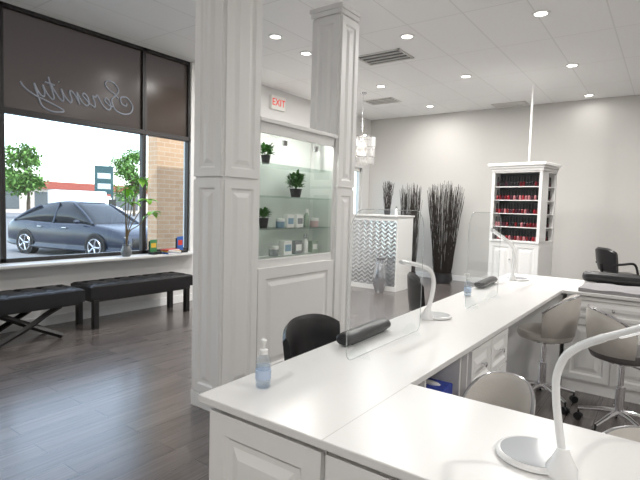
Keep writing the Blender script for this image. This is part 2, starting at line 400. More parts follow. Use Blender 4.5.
MB().box(cx0, cx1+.02, cy0, cy1, 0, .105).build('plinth', 'white', dc, world=True, smooth=0, bevel=.003)
f = MB(); f.box(cx1-.02, cx1, cy0, cy0+.028, 1, 2.0); f.box(cx1-.02, cx1, cy1-.028, cy1, 1, 2.0); f.box(cx1-.02, cx1, cy0, cy1, 1.925, 2.0); f.box(cx1-.02, cx1, cy0, cy1, .995, 1.015)
f.build('face_frame', 'white', dc, world=True, smooth=0, bevel=.003)
f = MB(); f.box(cx0, cx0+.012, cy0, cy1, 1, 2.0); f.box(cx0, cx1-.02, cy0, cy0+.012, 1, 2.0); f.box(cx0, cx1-.02, cy1-.012, cy1, 1, 2.0)
f.build('back_panel', 'cabback', dc, world=True, smooth=0)
MB().box(cx0-.01, cx1+.025, cy0-.0, cy1+.0, 2.0, 2.03).build('top_board', 'white', dc, world=True, smooth=0, bevel=.004)
for z in (1.72, 1.48, 1.235): MB().box(cx0+.014, cx1-.03, cy0+.014, cy1-.014, z-.008, z).build('glass_shelf', 'shelfglass', dc, world=True, smooth=0)
MB().box(cx1-.012, cx1-.007, cy0+.028, cy1-.028, 1.015, 1.925).build('glass_door', 'doorglass', dc, world=True, smooth=0)
for y in (cy0+.3, cy1-.28): MB().box(cx1-.016, cx1+.003, y-.02, y+.02, 1.86, 1.9).build('hinge', 'chrome', dc, world=True, smooth=0, bevel=.002)
MB().box(cx1-.06, cx1-.03, cy0+.05, cy1-.05, 1.985, 1.998).build('light_strip', 'fillglow', dc, world=True, smooth=0)  # glowing strip added to brighten the cabinet interior, not a known fitting
L = bpy.data.lights.new('cabinet_fill', 'AREA'); L.shape = 'RECTANGLE'; L.size = .03; L.size_y = .85; L.energy = 2.4; L.color = (1, 1, .98)  # added fill lamp under the cabinet top
lo = bpy.data.objects.new('cabinet_fill', L); COL.objects.link(lo); lo.parent = dc; lo.location = (cx1-.045+2.52, (cy0+cy1)/2-3.02, 1.98); lo.rotation_euler = (0, -.25, 0)

def pot_plant(loc, label, h=.14, rad=.1, n=70, potm='potdark', ph=.075, pr=.045):
    r = thing('potted_plant', label, 'plant', loc, group=None)
    MB().lathe([(0, 0), (pr*.75, 0), (pr, ph), (pr*1.05, ph), (pr*1.05, ph+.006), (pr*.88, ph+.006), (pr*.85, ph-.01), (0, ph-.01)], seg=18).build('pot', potm, r)
    g = MB()
    for i in range(n):
        a = random.uniform(0, 2*PI); e = random.uniform(-.1, 1.3); rr = random.uniform(.1, .6)*rad
        p = V((math.cos(a)*rr, math.sin(a)*rr, ph+random.uniform(.1, .75)*h))
        g.leaf(p, (math.cos(a)*math.cos(e), math.sin(a)*math.cos(e), math.sin(e)), random.uniform(.045, .075)*rad/.1, .03*rad/.1)
    for i in range(8):
        a = i*PI/4; g.tube([(0, 0, ph-.01), (math.cos(a)*.02, math.sin(a)*.02, ph+h*.4), (math.cos(a)*.05*rad/.1, math.sin(a)*.05*rad/.1, ph+h*.75)], .002, 5)
    g.build('foliage', 'green', r, smooth=0)
    return r
E = .0006
pot_plant((-2.515, 2.755, 1.72+E), 'small dark-potted plant on the top glass shelf', .09, .07, 110, ph=.06, pr=.036)
pot_plant((-2.525, 3.14, 1.48+E), 'largest leafy potted plant on the middle glass shelf', .15, .084, 220, ph=.065, pr=.05)
pot_plant((-2.515, 2.745, 1.235+E), 'small dark-potted plant on the lower glass shelf at left', .08, .068, 110, ph=.07, pr=.038)
M['prodwhite'] = mat('product_white', (236, 236, 234), .3, var=.02)
M['prodsilver'] = mat('product_silver', (168, 172, 176), .25, metal=.6)
M['prodblue'] = mat('product_blue', (134, 162, 182), .4)
M['prodpink'] = mat('product_pink', (204, 176, 178), .4)
M['prodgreen'] = mat('product_green', (160, 174, 160), .4)
def product(kind, loc, label, m1, m2='prodwhite', k=1.0):
    loc = (loc[0], loc[1], loc[2]+E)
    r = thing({'jar': 'cosmetic_jar', 'bottle': 'lotion_bottle', 'box': 'product_box'}[kind], label, {'jar': 'jar', 'bottle': 'bottle', 'box': 'box'}[kind], loc)
    if kind == 'jar':
        MB().lathe([(0, 0), (.032*k, 0), (.035*k, .004), (.035*k, .05*k), (0, .05*k)], seg=18).build('body', m1, r)
        MB().lathe([(0, .05*k), (.036*k, .05*k), (.036*k, .07*k), (.033*k, .073*k), (0, .073*k)], seg=18).build('lid', m2, r)
    elif kind == 'bottle':
        MB().lathe([(0, 0), (.022*k, 0), (.025*k, .006), (.025*k, .095*k), (.012*k, .112*k), (.012*k, .12*k), (0, .12*k)], seg=16).build('body', m1, r)
        MB().lathe([(0, .12*k), (.013*k, .12*k), (.013*k, .15*k), (0, .15*k)], seg=14).build('cap', m2, r)
    else:
        MB().box(-.03*k, .03*k, -.045*k, .045*k, 0, .11*k).build('carton', m1, r, smooth=0, bevel=.002)
        MB().box(.03*k, .031*k, -.035*k, .035*k, .03*k, .08*k).build('label_panel', m2, r, smooth=0)
    return r
product('jar', (-2.49, 2.91, 1.235), 'blue cosmetic jar with white lid on lower glass shelf', 'prodblue', 'prodwhite', 1)
product('box', (-2.50, 3.02, 1.235), 'white product carton with blue panel on lower glass shelf', 'prodwhite', 'prodblue', .95)
product('box', (-2.50, 3.14, 1.235), 'white product carton with silver panel on lower glass shelf', 'prodwhite', 'prodsilver', .95)
product('bottle', (-2.49, 3.25, 1.235), 'pale green lotion bottle on lower glass shelf', 'prodgreen', 'prodwhite', 1)
product('jar', (-2.49, 3.36, 1.235), 'pink cosmetic jar at the right of the lower glass shelf', 'prodpink', 'prodwhite', 1.05)
product('jar', (-2.49, 2.84, 1.015), 'silver cosmetic jar on the display cabinet floor at left', 'prodsilver', 'prodwhite', 1.1)
product('box', (-2.50, 2.99, 1.015), 'white product carton on the display cabinet floor', 'prodwhite', 'prodblue', 1.05)
product('box', (-2.50, 3.13, 1.015), 'silver product carton on the display cabinet floor', 'prodsilver', 'prodwhite', 1.0)
product('bottle', (-2.49, 3.24, 1.015), 'white lotion bottle on the display cabinet floor', 'prodwhite', 'prodsilver', 1.05)
product('box', (-2.50, 3.36, 1.015), 'pale green product carton on the display cabinet floor at right', 'prodgreen', 'prodwhite', .9)

# ------------------------------------------------------------------ worktop and cabinets
CT = .8; CU = .775
wt = thing('worktop', 'continuous white quartz manicure counter bent round three sides', 'countertop', (-.9, 1.3, CU))
MB().prism([(-1.18, 1.0), (1.7, 1.0), (1.7, 1.53), (-.70, 1.53), (-.67, 4.25), (1.7, 4.25), (1.7, 5.08), (-1.29, 5.08)], CU, CT).build('slab', 'quartz', wt, world=True, smooth=0, bevel=.003)
MB().box(-.699, -.697, 1.002, 1.53, CT-.002, CT+.0003).build('joint_line', 'seam', wt, world=True, smooth=0)
def base_cab(x0, x1, y0, y1, label, face, split=None, rail=.05):
    r = thing('base_cabinet', label, 'cabinet', ((x0+x1)/2, (y0+y1)/2, 0))
    MB().box(x0, x1, y0, y1, .0, CU-.001).build('body', 'white', r, world=True, smooth=0, bevel=.002)
    if face == '-Y':
        o, u, n, wd = V((x0+.006, y0, 0)), V((1, 0, 0)), V((0, -1, 0)), x1-x0-.012
    else:
        o, u, n, wd = V((x1, y0+.006, 0)), V((0, 1, 0)), V((1, 0, 0)), y1-y0-.012
    z = V((0, 0, 1))
    def knob(p, par):
        mm = Matrix.Translation(p) @ n.to_track_quat('Z', 'Y').to_matrix().to_4x4()
        k = MB(); k.lathe([(0, 0), (.006, 0), (.005, .012), (.013, .018), (.013, .024), (.006, .028), (0, .028)], seg=12, M=mm.to_3x3().to_4x4(), c=p)
        k.build('knob', 'chrome', par, world=True)
    if split == 'drawers':
        for c in range(2):
            cw = wd/2
            for za, zb in ((.1, .36), (.37, .57), (.58, .765)):
                p = MB().raised(o+u*(c*cw+.003)+z*za, u, z, n, cw-.006, zb-za, .03, .018).build('drawer', 'white', r, world=True, smooth=0)
                knob(o+u*(c*cw+cw/2)+z*((za+zb)/2)+n*.017, p)
    elif split == 'doors':
        p = MB().raised(o+z*.6, u, z, n, wd, .165, .03).build('drawer', 'white', r, world=True, smooth=0)
        knob(o+u*(wd/2)+z*.68+n*.017, p)
        for c in range(2):
            p = MB().raised(o+u*(c*wd/2+.002)+z*.1, u, z, n, wd/2-.004, .49, .045).build('door', 'white', r, world=True, smooth=0)
            knob(o+u*(wd/2+(-.03 if c == 0 else .03))+z*.5+n*.017, p)
    else:
        MB().raised(o+z*.08, u, z, n, wd, CU-.1, rail).build('front_panel', 'white', r, world=True, smooth=0)
    return r
base_cab(-1.15, -.705, 1.035, 1.5, 'white raised-panel base cabinet under the nearest corner of the counter', '-Y', None, .065)
base_cab(-.7, -.2, 1.035, 1.5, 'white raised-panel base cabinet second from the counter corner', '-Y', None, .065)
base_cab(-.195, .305, 1.035, 1.5, 'white raised-panel base cabinet third from the counter corner', '-Y', None, .065)
base_cab(.31, .81, 1.035, 1.5, 'white raised-panel base cabinet fourth from the counter corner', '-Y', None, .065)
base_cab(-1.14, -.715, 2.17, 2.79, 'white drawer cabinet with six drawers between the two manicure stations', '+X', 'drawers')
base_cab(-1.24, -.69, 4.3, 5.04, 'white base cabinet under the far corner of the counter', '+X', None)
base_cab(-.64, .02, 4.29, 5.04, 'white two-door base cabinet with drawer under the far counter', '-Y', 'doors')
base_cab(.9, 1.5, 4.29, 5.04, 'white two-door base cabinet at right end of the far counter', '-Y', 'doors')
# open shelf unit under the inner edge of the counter with blue things on it
os_ = thing('open_shelf', 'white open shelf unit under the inner counter edge beside the drawers', 'shelf', (-.93, 1.96, 0))
f = MB(); f.box(-1.14, -.74, 1.75, 1.768, 0, CU-.001); f.box(-1.14, -.74, 2.147, 2.165, 0, CU-.001); f.box(-1.14, -1.125, 1.768, 2.147, 0, CU-.001)
f.build('case', 'white', os_, world=True, smooth=0, bevel=.002)
for z in (.06, .5): MB().box(-1.125, -.745, 1.768, 2.147, z-.016, z).build('board', 'white', os_, world=True, smooth=0)
gb = thing('glove_box', 'blue carton of gloves on the open shelf under the counter', 'box', (-.84, 2.05, .5+E))
MB().box(-.08, .08, -.07, .07, 0, .12).build('carton', 'bluebag', gb, smooth=0, bevel=.004)
MB().ball((0, 0, .122), (.05, .02, .012), 2).build('glove', 'prodwhite', gb)
bg_ = MB(); bg_.ball((0, 0, .058), (.066, .06, .05), 3, jit=.005)
tag(bg_.build('plastic_bag', 'bluebag', loc=(-.85, 1.87, .5+.001)), 'crumpled blue plastic bag on the open shelf, nearest the camera', 'bag')

# shields
def shield(y0, y1, label):
    x = -.985; r = thing('acrylic_shield', label, 'sneeze guard', (x, (y0+y1)/2, CT), group=None)
    h = .6; rr = .1; hw = (y1-y0)/2; b0 = .008; poly = []
    for cy, cz, a0 in ((hw-rr, h-rr, 0), (-hw+rr, h-rr, PI/2), (-hw+.04, b0+.04, PI), (hw-.04, b0+.04, 1.5*PI)):
        rad = rr if cz > .2 else .04
        for k in range(8): a = a0+k*PI/14; poly.append((cy+rad*math.cos(a), cz+rad*math.sin(a)))
    MX = Matrix(((0, 0, 1, 0), (1, 0, 0, 0), (0, 1, 0, 0), (0, 0, 0, 1)))
    MB().prism(poly, -.0025, .0025, MX).build('sheet', 'acrylic', r, smooth=0)
    MB().tube([V((0, p, q)) for p, q in poly], .0021, 6, side=(1, 0, 0), closed=True).build('polished_edge', 'clearedge', r)
    for s in (-1, 1):
        f = [(-.05, E), (.05, E), (.05, .008), (.025, .045), (0, .06), (-.025, .045), (-.05, .008)]
        mm = Matrix.Translation((0, s*(hw-.1), 0)) @ Matrix(((1, 0, 0, 0), (0, 0, 1, 0), (0, 1, 0, 0), (0, 0, 0, 1)))
        MB().prism(f, -.002, .002, mm).build('foot', 'acrylic', r, smooth=0)
shield(1.56, 2.24, 'clear acrylic shield standing by the nearer black armrest cushion')
shield(2.9, 3.58, 'clear acrylic shield beyond the middle desk lamp')

# desk lamps
def make_lamp(label, loc, rz, kind='near'):
    r = thing('desk_lamp', label, 'lamp', loc, rz)
    k = 1.15 if kind == 'far' else 1
    b = MB().lathe([(0, E), (.082*k, E), (.089*k, .005), (.088*k, .011), (.083*k, .015), (.079*k, .0155), (.078*k, .0145), (0, .0145)], seg=40).build('base', 'lampwhite', r)
    MB().lathe([(0, .014), (.077*k, .014), (.077*k, .016), (0, .016)], seg=36).build('inset_plate', 'lampgrey', b)
    MB().lathe([(0, E), (.034, E), (.034, .02), (.022, .042), (.0125, .065), (0, .065)], c=(.085, 0, 0), seg=24).build('socket', 'lampwhite', r)
    if kind == 'middle':
        p = cr([(.085, 0, .05), (.055, 0, .11), (.038, 0, .17), (.04, 0, .22), (.065, 0, .26), (.105, 0, .285), (.15, 0, .297)], 6); n_ = .0125; hr = .018
        q = cr([(.13, 0, .292), (.15, 0, .297), (.24, 0, .318), (.35, 0, .335)], 5); st = [(.18, 0, .297), (.25, 0, .312), (.33, 0, .324)]
    else:
        p = cr([(.085, 0, .05), (.07, 0, .11), (.058, 0, .17), (.056, 0, .225), (.075, 0, .275), (.115, 0, .312), (.17, 0, .345)], 6); n_ = .009 if kind == 'near' else .015; hr = .0122 if kind == 'near' else .02
        e = (.52, 0, .52) if kind == 'near' else (.46, 0, .46)
        q = cr([(.15, 0, .334), (.17, 0, .345), (.32, 0, .42 if kind == 'near' else .405), e], 5); st = [(.21, 0, .356), (.32, 0, .41 if kind == 'near' else .392), (e[0]-.03, 0, e[2]-.025)]
    MB().tube(p, n_, 14, side=(0, 1, 0)).build('neck', 'lampwhite', r)
    h = MB().tube(q, [n_]+[hr]*(len(q)-2)+[hr*.75], 14, side=(0, 1, 0), flat=.65).build('lamp_head', 'lampwhite', r)
    MB().tube([V(x) for x in st], hr*.7, 10, side=(0, 1, 0), flat=.25).build('light_strip', 'led', h)
    return r
make_lamp('white curved LED desk lamp nearest, on the front counter', (-.24, 1.26, CT), math.radians(-34))
make_lamp('white curved LED desk lamp between the two clear shields', (-1.05, 2.6, CT), math.radians(-100), 'middle')
make_lamp('white curved LED desk lamp farthest, before the polish cabinet', (-1.1, 4.6, CT), math.radians(-105), 'far')

# sanitiser bottles
def sanitiser(label, loc, rz):
    r = thing('sanitizer_bottle', label, 'bottle', loc, rz)
    MB().lathe([(0, E), (.022, E), (.0255, .005), (.0255, .085), (.021, .1), (.012, .108), (.012, .113), (0, .113)], seg=20).build('body', 'bottleclear', r)
    MB().lathe([(0, .003), (.0225, .004), (.0225, .075), (0, .076)], seg=18).build('gel', 'gel', r)
    MB().lathe([(.0258, .03), (.0262, .03), (.0262, .06), (.0258, .06)], seg=20).build('label_wrap', 'labelblue', r)
    p = MB().lathe([(0, .112), (.0135, .112), (.0135, .127), (.005, .13), (.005, .148), (.01, .15), (.01, .16), (0, .161)], seg=16)
    p.tube([(0, 0, .155), (.02, 0, .156), (.036, 0, .15)], [.006, .005, .004], 8)
    p.build('pump', 'prodwhite', r)
    return r
s0 = sanitiser('clear hand sanitizer pump bottle on the nearest counter corner', tuple(W(263, 387, CT)), 2.4)
dup(s0, (-1.15, 3.42, CT), 2.9, 'clear hand sanitizer pump bottle farther along the counter')

# black armrest cushions
def cushion(label, loc, rz, L, k=1.0):
    r = thing('armrest_cushion', label, 'cushion', loc, rz)
    q = MB()
    ys = [0, .006, .02, .045]; rs = [.02, .03, .038, .041]
    pts = [V((0, -L/2+y, .031*k)) for y in ys]+[V((0, -L/2+.045+(L-.09)*j/6, .031*k)) for j in range(1, 6)]+[V((0, L/2-y, .031*k)) for y in reversed(ys)]
    rr = [x*k for x in rs+[.041]*5+rs[::-1]]
    q.tube(pts, rr, 20, side=(1, 0, 0), flat=.7); q.build('pad', 'padblack', r, smooth=85)
    MB().box(-.024, .024, -L*.36, L*.36, E, .012, bev=.003).build('base', 'blackplastic', r)
    return r
cushion('black padded armrest cushion nearest, at the counter edge by the first chair', (-1.13, 1.95, CT), .03, .43)
cushion('black padded armrest cushion farther off, at the counter edge past the sanitizer', (-1.2, 4.02, CT), .03, .46)
cushion('long black padded armrest cushion at the back of the far counter beside the grey towel', (-.22, 4.95, CT), PI/2-.05, .8, 1.7)
cushion('black padded armrest cushion at right on the far counter', (.55, 4.9, CT), PI/2+.1, .5, 1.5)
t = MB(); nx, ny = 24, 10
for layer in range(2):
    rings = []
    for i in range(nx+1):
        x = -.56+1.15*i/nx; z = CT+.001+layer*.014
        top = [V((x, 4.28+.44*j/ny, z+.013+.003*math.sin(i*1.3+j*.9+layer))) for j in range(ny+1)]
        bot = [V((x, 4.28+.44*j/ny, z)) for j in range(ny, -1, -1)]
        rings.append(top+bot)
    t.rings(rings)
tag(t.build('towel', 'towel', loc=(0, 4.5, CT), world=True), 'folded grey towel spread on the far counter', 'towel')

# ------------------------------------------------------------------ stools and chairs (front = local +Y, back at -Y)
def make_stool(label, loc, rz, seat='taupe', back='taupe', zt=.82, zb=.53, sc=1.0):
    r = thing('swivel_stool', label, 'stool', loc, rz)
    MB().lathe([(0, .475), (.14*sc, .475), (.185*sc, .49), (.197*sc, .515), (.19*sc, .545), (.15*sc, .56), (0, .562)], seg=32).build('seat', seat, r)
    b = MB(); top = b.shell(.155*sc, math.radians(186), math.radians(354), zb, zt, .045*sc, .024, 26, .12, 2.6)
    bo = b.build('backrest', back, r, smooth=60)
    MB().tube([V((p_.x*1.05, p_.y*1.05, p_.z-.006)) for p_ in top], .0085, 8).build('rim', 'chrome', bo)
    g = MB(); g.tube([(0, 0, .1), (0, 0, .3)], .028, 16); g.tube([(0, 0, .3), (0, 0, .47)], .017, 14); g.lathe([(0, .455), (.1, .46), (.1, .476), (0, .476)], seg=20)
    g.build('gas_lift', 'chrome', r)
    MB().tube([(.02, .02, .45), (.1, .07, .445), (.14, .09, .43)], .005, 6).build('lever', 'chrome', r)
    lr = .24*sc**.6
    for k in range(5):
        a = k*2*PI/5+.3; c, s = math.cos(a), math.sin(a)
        l = MB().tube([(c*.015, s*.015, .125), (c*.1, s*.1, .115), (c*lr, s*lr, .08)], [.022, .018, .013], 10).build('leg', 'chrome', r)
        q = MB()
        for e in (-.011, .011):
            p = V((c*lr-s*e, s*lr+c*e, .026)); d = V((-s, c, 0))
            q.tube([p-d*.007, p+d*.007], .026, 14)
        q.tube([(c*lr, s*lr, .03), (c*lr, s*lr, .085)], .006, 6)
        q.build('caster', 'blackplastic', l)
    return r
make_stool('pale grey swivel stool inside the counter corner, its back before the drawers', (-.505, 1.84, 0), math.radians(165), 'taupedark', 'taupe', .76, .56, .62)
make_stool('pale grey swivel stool with chrome base tucked in at far left station', (-.71, 3.88, 0), math.radians(88), 'taupe', 'taupe', .815)
make_stool('dark-seated swivel stool with pale grey back standing before the far counter', (-.2, 3.66, 0), math.radians(-62), 'taupedark', 'taupe', .8)
make_stool('pale grey swivel stool behind the front counter, only its back showing at lower right', (0.0, 1.8, 0), math.radians(178), 'taupedark', 'taupe', .665, .52, .9)

def make_client(label, loc, rz, zt=.8, R=.3):
    r = thing('client_chair', label, 'chair', loc, rz)
    MB().box(-.2, .2, -.19, .21, .40, .47, bev=.025).build('seat', 'black', r)
    b = MB(); b.shell(R, math.radians(227), math.radians(313), .5, zt, .03, .04, 20, .06, 3)
    for v in b.bm.verts: v.co.y += .1
    b.build('backrest', 'black', r)
    for sx in (-1, 1):
        MB().tube([(sx*.15, -.16, .42), (sx*.14, -.215, .53), (sx*.13, -.235, .6)], .012, 8).build('back_post', 'chrome', r)
        for sy in (-1, 1):
            MB().tube([(sx*.17, sy*.16, .42), (sx*.19, sy*.2, 0)], [.014, .012], 10).build('leg', 'chrome', r)
    return r
make_client('black client chair nearest, facing the counter by the first shield', (-1.36, 2.08, 0), math.radians(-90))
make_client('black client chair farther along, facing the second shield', (-1.5, 3.78, 0), math.radians(-62), .88, .3)

oc = thing('office_chair', 'black swivel office chair beyond the far counter at right', 'chair', (-.5, 7.75, 0), math.radians(-55))
MB().box(-.22, .22, -.2, .23, .54, .62, bev=.035).build('seat', 'black', oc)
b = MB(); b.shell(.34, math.radians(236), math.radians(304), .66, .96, .05, .05, 18, .05, 4)
for v in b.bm.verts: v.co.y += .12
b.build('backrest', 'black', oc)
MB().tube([(0, -.1, .55), (0, -.26, .57), (0, -.29, .75)], .02, 8).build('back_post', 'blackplastic', oc)
for sx in (-1, 1): MB().tube(cr([(sx*.19, .05, .55), (sx*.27, .05, .58), (sx*.27, .0, .77), (sx*.26, -.15, .77), (sx*.2, -.24, .75)], 5), .016, 8).build('armrest', 'blackplastic', oc)
MB().tube([(0, 0, .1), (0, 0, .55)], .025, 12).build('gas_lift', 'chrome', oc)
for k in range(5):
    a = k*2*PI/5; c, s = math.cos(a), math.sin(a)
    l = MB().tube([(c*.02, s*.02, .12), (c*.29, s*.29, .075)], [.025, .015], 8).build('leg', 'blackplastic', oc)
    MB().tube([(c*.29-s*.02, s*.29+c*.02, .03), (c*.29+s*.02, s*.29-c*.02, .03)], .03, 12).build('caster', 'blackplastic', l)

# ------------------------------------------------------------------ benches
def tufted(mb, x0, x1, y0, y1, z0, z1, ny, nx):
    A, B = 64, 22
    top = []
    for i in range(A+1):
        row = []
        for j in range(B+1):
            u, v = i/A, j/B
            e = min(u, 1-u)*(y1-y0); e2 = min(v, 1-v)*(x1-x0); ed = min(e, e2, .04)/.04
            tuft = 0
            for a in range(ny):
                for bq in range(nx):
                    du = (u-(a+.5)/ny)*(y1-y0); dv = (v-(bq+.5)/nx)*(x1-x0); tuft += math.exp(-(du*du+dv*dv)/.0011)
            gr = max(math.exp(-(((u*ny-.5)-round(u*ny-.5))/ny*(y1-y0))**2/.00012), math.exp(-(((v*nx-.5)-round(v*nx-.5))/nx*(x1-x0))**2/.00012))
            z = z1-.022*(1-ed)**2-.026*min(1, tuft)-.008*gr*ed
            row.append(mb.bm.verts.new((x0+(x1-x0)*v, y0+(y1-y0)*u, z)))
        top.append(row)
    for i in range(A):
        for j in range(B): mb._f([top[i][j], top[i][j+1], top[i+1][j+1], top[i+1][j]])
    loop = [top[0][j] for j in range(B+1)]+[top[i][B] for i in range(1, A+1)]+[top[A][j] for j in range(B-1, -1, -1)]+[top[i][0] for i in range(A-1, 0, -1)]
    low = [mb.bm.verts.new((v.co.x, v.co.y, z0)) for v in loop]; n = len(loop)
    for i in range(n): mb._f([loop[i], loop[(i+1) % n], low[(i+1) % n], low[i]])
    mb._f(low)
b2 = thing('bench', 'long black tufted bench with straight legs under the window, right of the other', 'bench', (-5.24, 3.46, 0))
q = MB(); tufted(q, -.22, .22, -.69, .69, .345, .49, 7, 2); q.build('seat', 'black', b2)
MB().box(-.195, .195, -.66, .66, .30, .345).build('apron', 'blackwood', b2, smooth=0, bevel=.004)
for sx in (-1, 1):
    for sy in (-1, 1): MB().box(sx*.17-.03, sx*.17+.03, sy*.62-.03, sy*.62+.03, 0, .32).build('leg', 'blackwood', b2, smooth=0, bevel=.004)
b1 = thing('bench', 'shorter black tufted bench with crossed legs at the left edge of the view', 'bench', (-5.16, 2.13, 0))
q = MB(); tufted(q, -.23, .23, -.52, .52, .35, .49, 5, 2); q.build('seat', 'black', b1)
MB().box(-.2, .2, -.47, .47, .32, .35).build('apron', 'blackwood', b1, smooth=0, bevel=.004)
for sx in (-1, 1):
    for k in (-1, 1):
        p = cr([(sx*.17, k*.3, .33), (sx*.17, k*.17, .27), (sx*(.17+.012*k), k*.0, .175), (sx*.17, -k*.17, .09), (sx*.17, -k*.31, .022)], 6)
        MB().tube(p, .028, 4, side=(1, 0, 0)).build('leg', 'blackwood', b1, smooth=20)
MB().tube([(-.17, 0, .175), (.17, 0, .175)], .017, 8).build('stretcher', 'blackwood', b1)

# ------------------------------------------------------------------ things on the sill
mt = thing('potted_tree', 'tall thin money tree with bright leaves in grey vase on the window sill', 'plant', (-5.47, 3.47, SILL))
MB().lathe([(0, E), (.045, E), (.062, .03), (.065, .07), (.05, .11), (.042, .13), (.048, .145), (.042, .145), (.036, .12), (0, .1)], seg=24).build('vase', 'pot', mt)
stem = MB(); lv = MB(); random.seed(11)
for dy, dx, h in ((.02, 0, .68), (.26, .04, .72), (-.06, .05, .84), (.34, .02, .56), (.14, .06, .98)):
    tip = V((dx+.02, dy, h))
    stem.tube(cr([(0, 0, .09), (0, dy*.1, .3), (dx*.5, dy*.5, h*.7), tuple(tip)], 4), [.008]*5+[.006]*4+[.0045]*4, 6)
    for i in range(6):
        a = i*2*PI/6+random.random(); e = random.uniform(-.7, .2)
        lv.leaf(tip, (math.cos(a)*math.cos(e), math.sin(a)*math.cos(e), math.sin(e)), random.uniform(.13, .18), .08)
stem.build('stem', 'stem', mt); lv.build('leaves', 'green2', mt, smooth=0)
M['bookred'] = mat('cover_red', (196, 62, 48), .4); M['bookblue'] = mat('cover_blue', (52, 96, 168), .4); M['bookyel'] = mat('cover_yellow', (214, 176, 66), .4); M['bookgrn'] = mat('cover_green', (70, 130, 84), .4)
def mag(y, z, L, m, label, rz, name='magazine'):
    r = thing(name, label, 'magazine', (-5.44, y, z+E), rz)
    MB().box(-.075, .075, -L/2, L/2, 0, .02, bev=.002).build('cover', m, r); MB().box(-.07, .0765, -L/2+.006, L/2-.006, .003, .017).build('pages', 'prodwhite', r, smooth=0)
mag(4.11, SILL, .22, 'bookblue', 'blue magazine at the bottom of the stack on the sill', .05)
mag(4.12, SILL+.021, .21, 'bookyel', 'yellow magazine in the middle of the stack on the sill', -.1)
mag(4.1, SILL+.042, .2, 'bookred', 'red magazine on top of the stack on the sill', .08)
def holder(y, m, m2, label, h):
    r = thing('brochure_holder', label, 'holder', (-5.49, y, SILL+E), .2)
    MB().prism([(-.05, 0), (.05, 0), (.05, .03), (-.035, .03), (-.045, h), (-.05, h)], -.07, .07, Matrix(((1, 0, 0, 0), (0, 0, 1, 0), (0, 1, 0, 0), (0, 0, 0, 1)))).build('stand', 'blackplastic', r, smooth=0)
    MB().box(-.034, -.026, -.06, .06, .03, h+.02).build('leaflet', m, r, smooth=0)
    MB().box(-.026, -.0255, -.045, .045, h*.5, h*.85).build('picture', m2, r, smooth=0)
holder(3.9, 'bookgrn', 'bookyel', 'green and yellow brochure holder on the sill left of the magazine stack', .17)
holder(4.33, 'bookblue', 'bookred', 'blue and red brochure holder on the sill at far right of window', .2)

# ------------------------------------------------------------------ polish cabinet (stands turned a little towards the entrance)
px0, px1, py0, py1 = -2.21, -1.46, 7.5, 8.05; PT = 2.14
PC = V(((px0+px1)/2, (py0+py1)/2, 0)); PR = -.16
pc = thing('polish_cabinet', 'tall white polish display cabinet with crown moulding and lower doors', 'cabinet', tuple(PC))
MB().box(px0, px1, py0+.02, py1, 0, .98).build('lower_body', 'white', pc, world=True, smooth=0, bevel=.003)
for k in range(2):
    wdh = (px1-px0)/2
    dr = MB().raised((px0+k*wdh+.004, py0+.02, .1), (1, 0, 0), (0, 0, 1), (0, -1, 0), wdh-.008, .86, .06).build('door', 'white', pc, world=True, smooth=0)
    MB().ball((px0+wdh+(-.04 if k == 0 else .04), py0-.012, .72), .014, 2).build('knob', 'chrome', dr, world=True)
f = MB(); f.box(px0, px0+.03, py0, py1, .98, PT-.12)
f.box(px1-.03, px1, py0, py0+.235, .98, PT-.12); f.box(px1-.03, px1, py1-.04, py1, .98, PT-.12)          # open right side behind the front shelves
f.box(px1-.17, px1-.15, py0+.235, py1, .98, PT-.12)                                                     # divider behind the side shelves
f.box(px0, px1, py1-.02, py1, .98, PT-.12)
f.box(px0, px1, py0-.01, py1, .97, 1.0); f.box(px0, px1, py0, py1, PT-.14, PT-.1)
f.box(px0, px0+.045, py0-.004, py0+.02, .98, PT-.12); f.box(px1-.045, px1, py0-.004, py0+.02, .98, PT-.12)
f.build('case', 'white', pc, world=True, smooth=0, bevel=.003)
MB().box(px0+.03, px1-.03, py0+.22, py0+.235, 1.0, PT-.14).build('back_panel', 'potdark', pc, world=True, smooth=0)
c = MB()
for e, za, zb in ((.012, PT-.12, PT-.08), (.03, PT-.08, PT-.045), (.055, PT-.045, PT)): c.box(px0-e, px1+e, py0-e, py1, za, zb)
c.build('crown_moulding', 'white', pc, world=True, smooth=0, bevel=.008)
SZ = [1.0, 1.2, 1.4, 1.6, 1.8]
for z in SZ[1:]:
    MB().box(px0+.03, px1-.03, py0+.02, py0+.22, z-.012, z).build('shelf', 'white', pc, world=True, smooth=0)
    MB().box(px1-.15, px1-.004, py0+.235, py1-.04, z-.012, z).build('side_shelf', 'white', pc, world=True, smooth=0)
pc.rotation_euler = (0, 0, PR)
PM = Matrix.Translation(PC) @ Matrix.Rotation(PR, 4, 'Z') @ Matrix.Translation(-PC)
cols = {'dark red': (108, 20, 28), 'black': (26, 22, 25), 'crimson': (146, 28, 42), 'plum': (64, 22, 38), 'dusty pink': (176, 110, 114)}
pm = {}
for nme, c in cols.items():
    M['pol_'+nme] = mat('polish_'+nme.replace(' ', '_'), c, .2)
    q = MB(); q.lathe([(0, 0), (.0155, 0), (.0175, .004), (.0175, .058), (.010, .068), (0, .068)], seg=10)
    q.mi = 1; q.lathe([(0, .068), (.0125, .068), (.0105, .148), (0, .15)], seg=8)
    o = q.build('nail_polish_bottle', ['pol_'+nme, 'blackplastic']); pm[nme] = o.data; bpy.data.objects.remove(o)
rows = ['bottom', 'second lowest', 'middle', 'second highest', 'top']
random.seed(3)
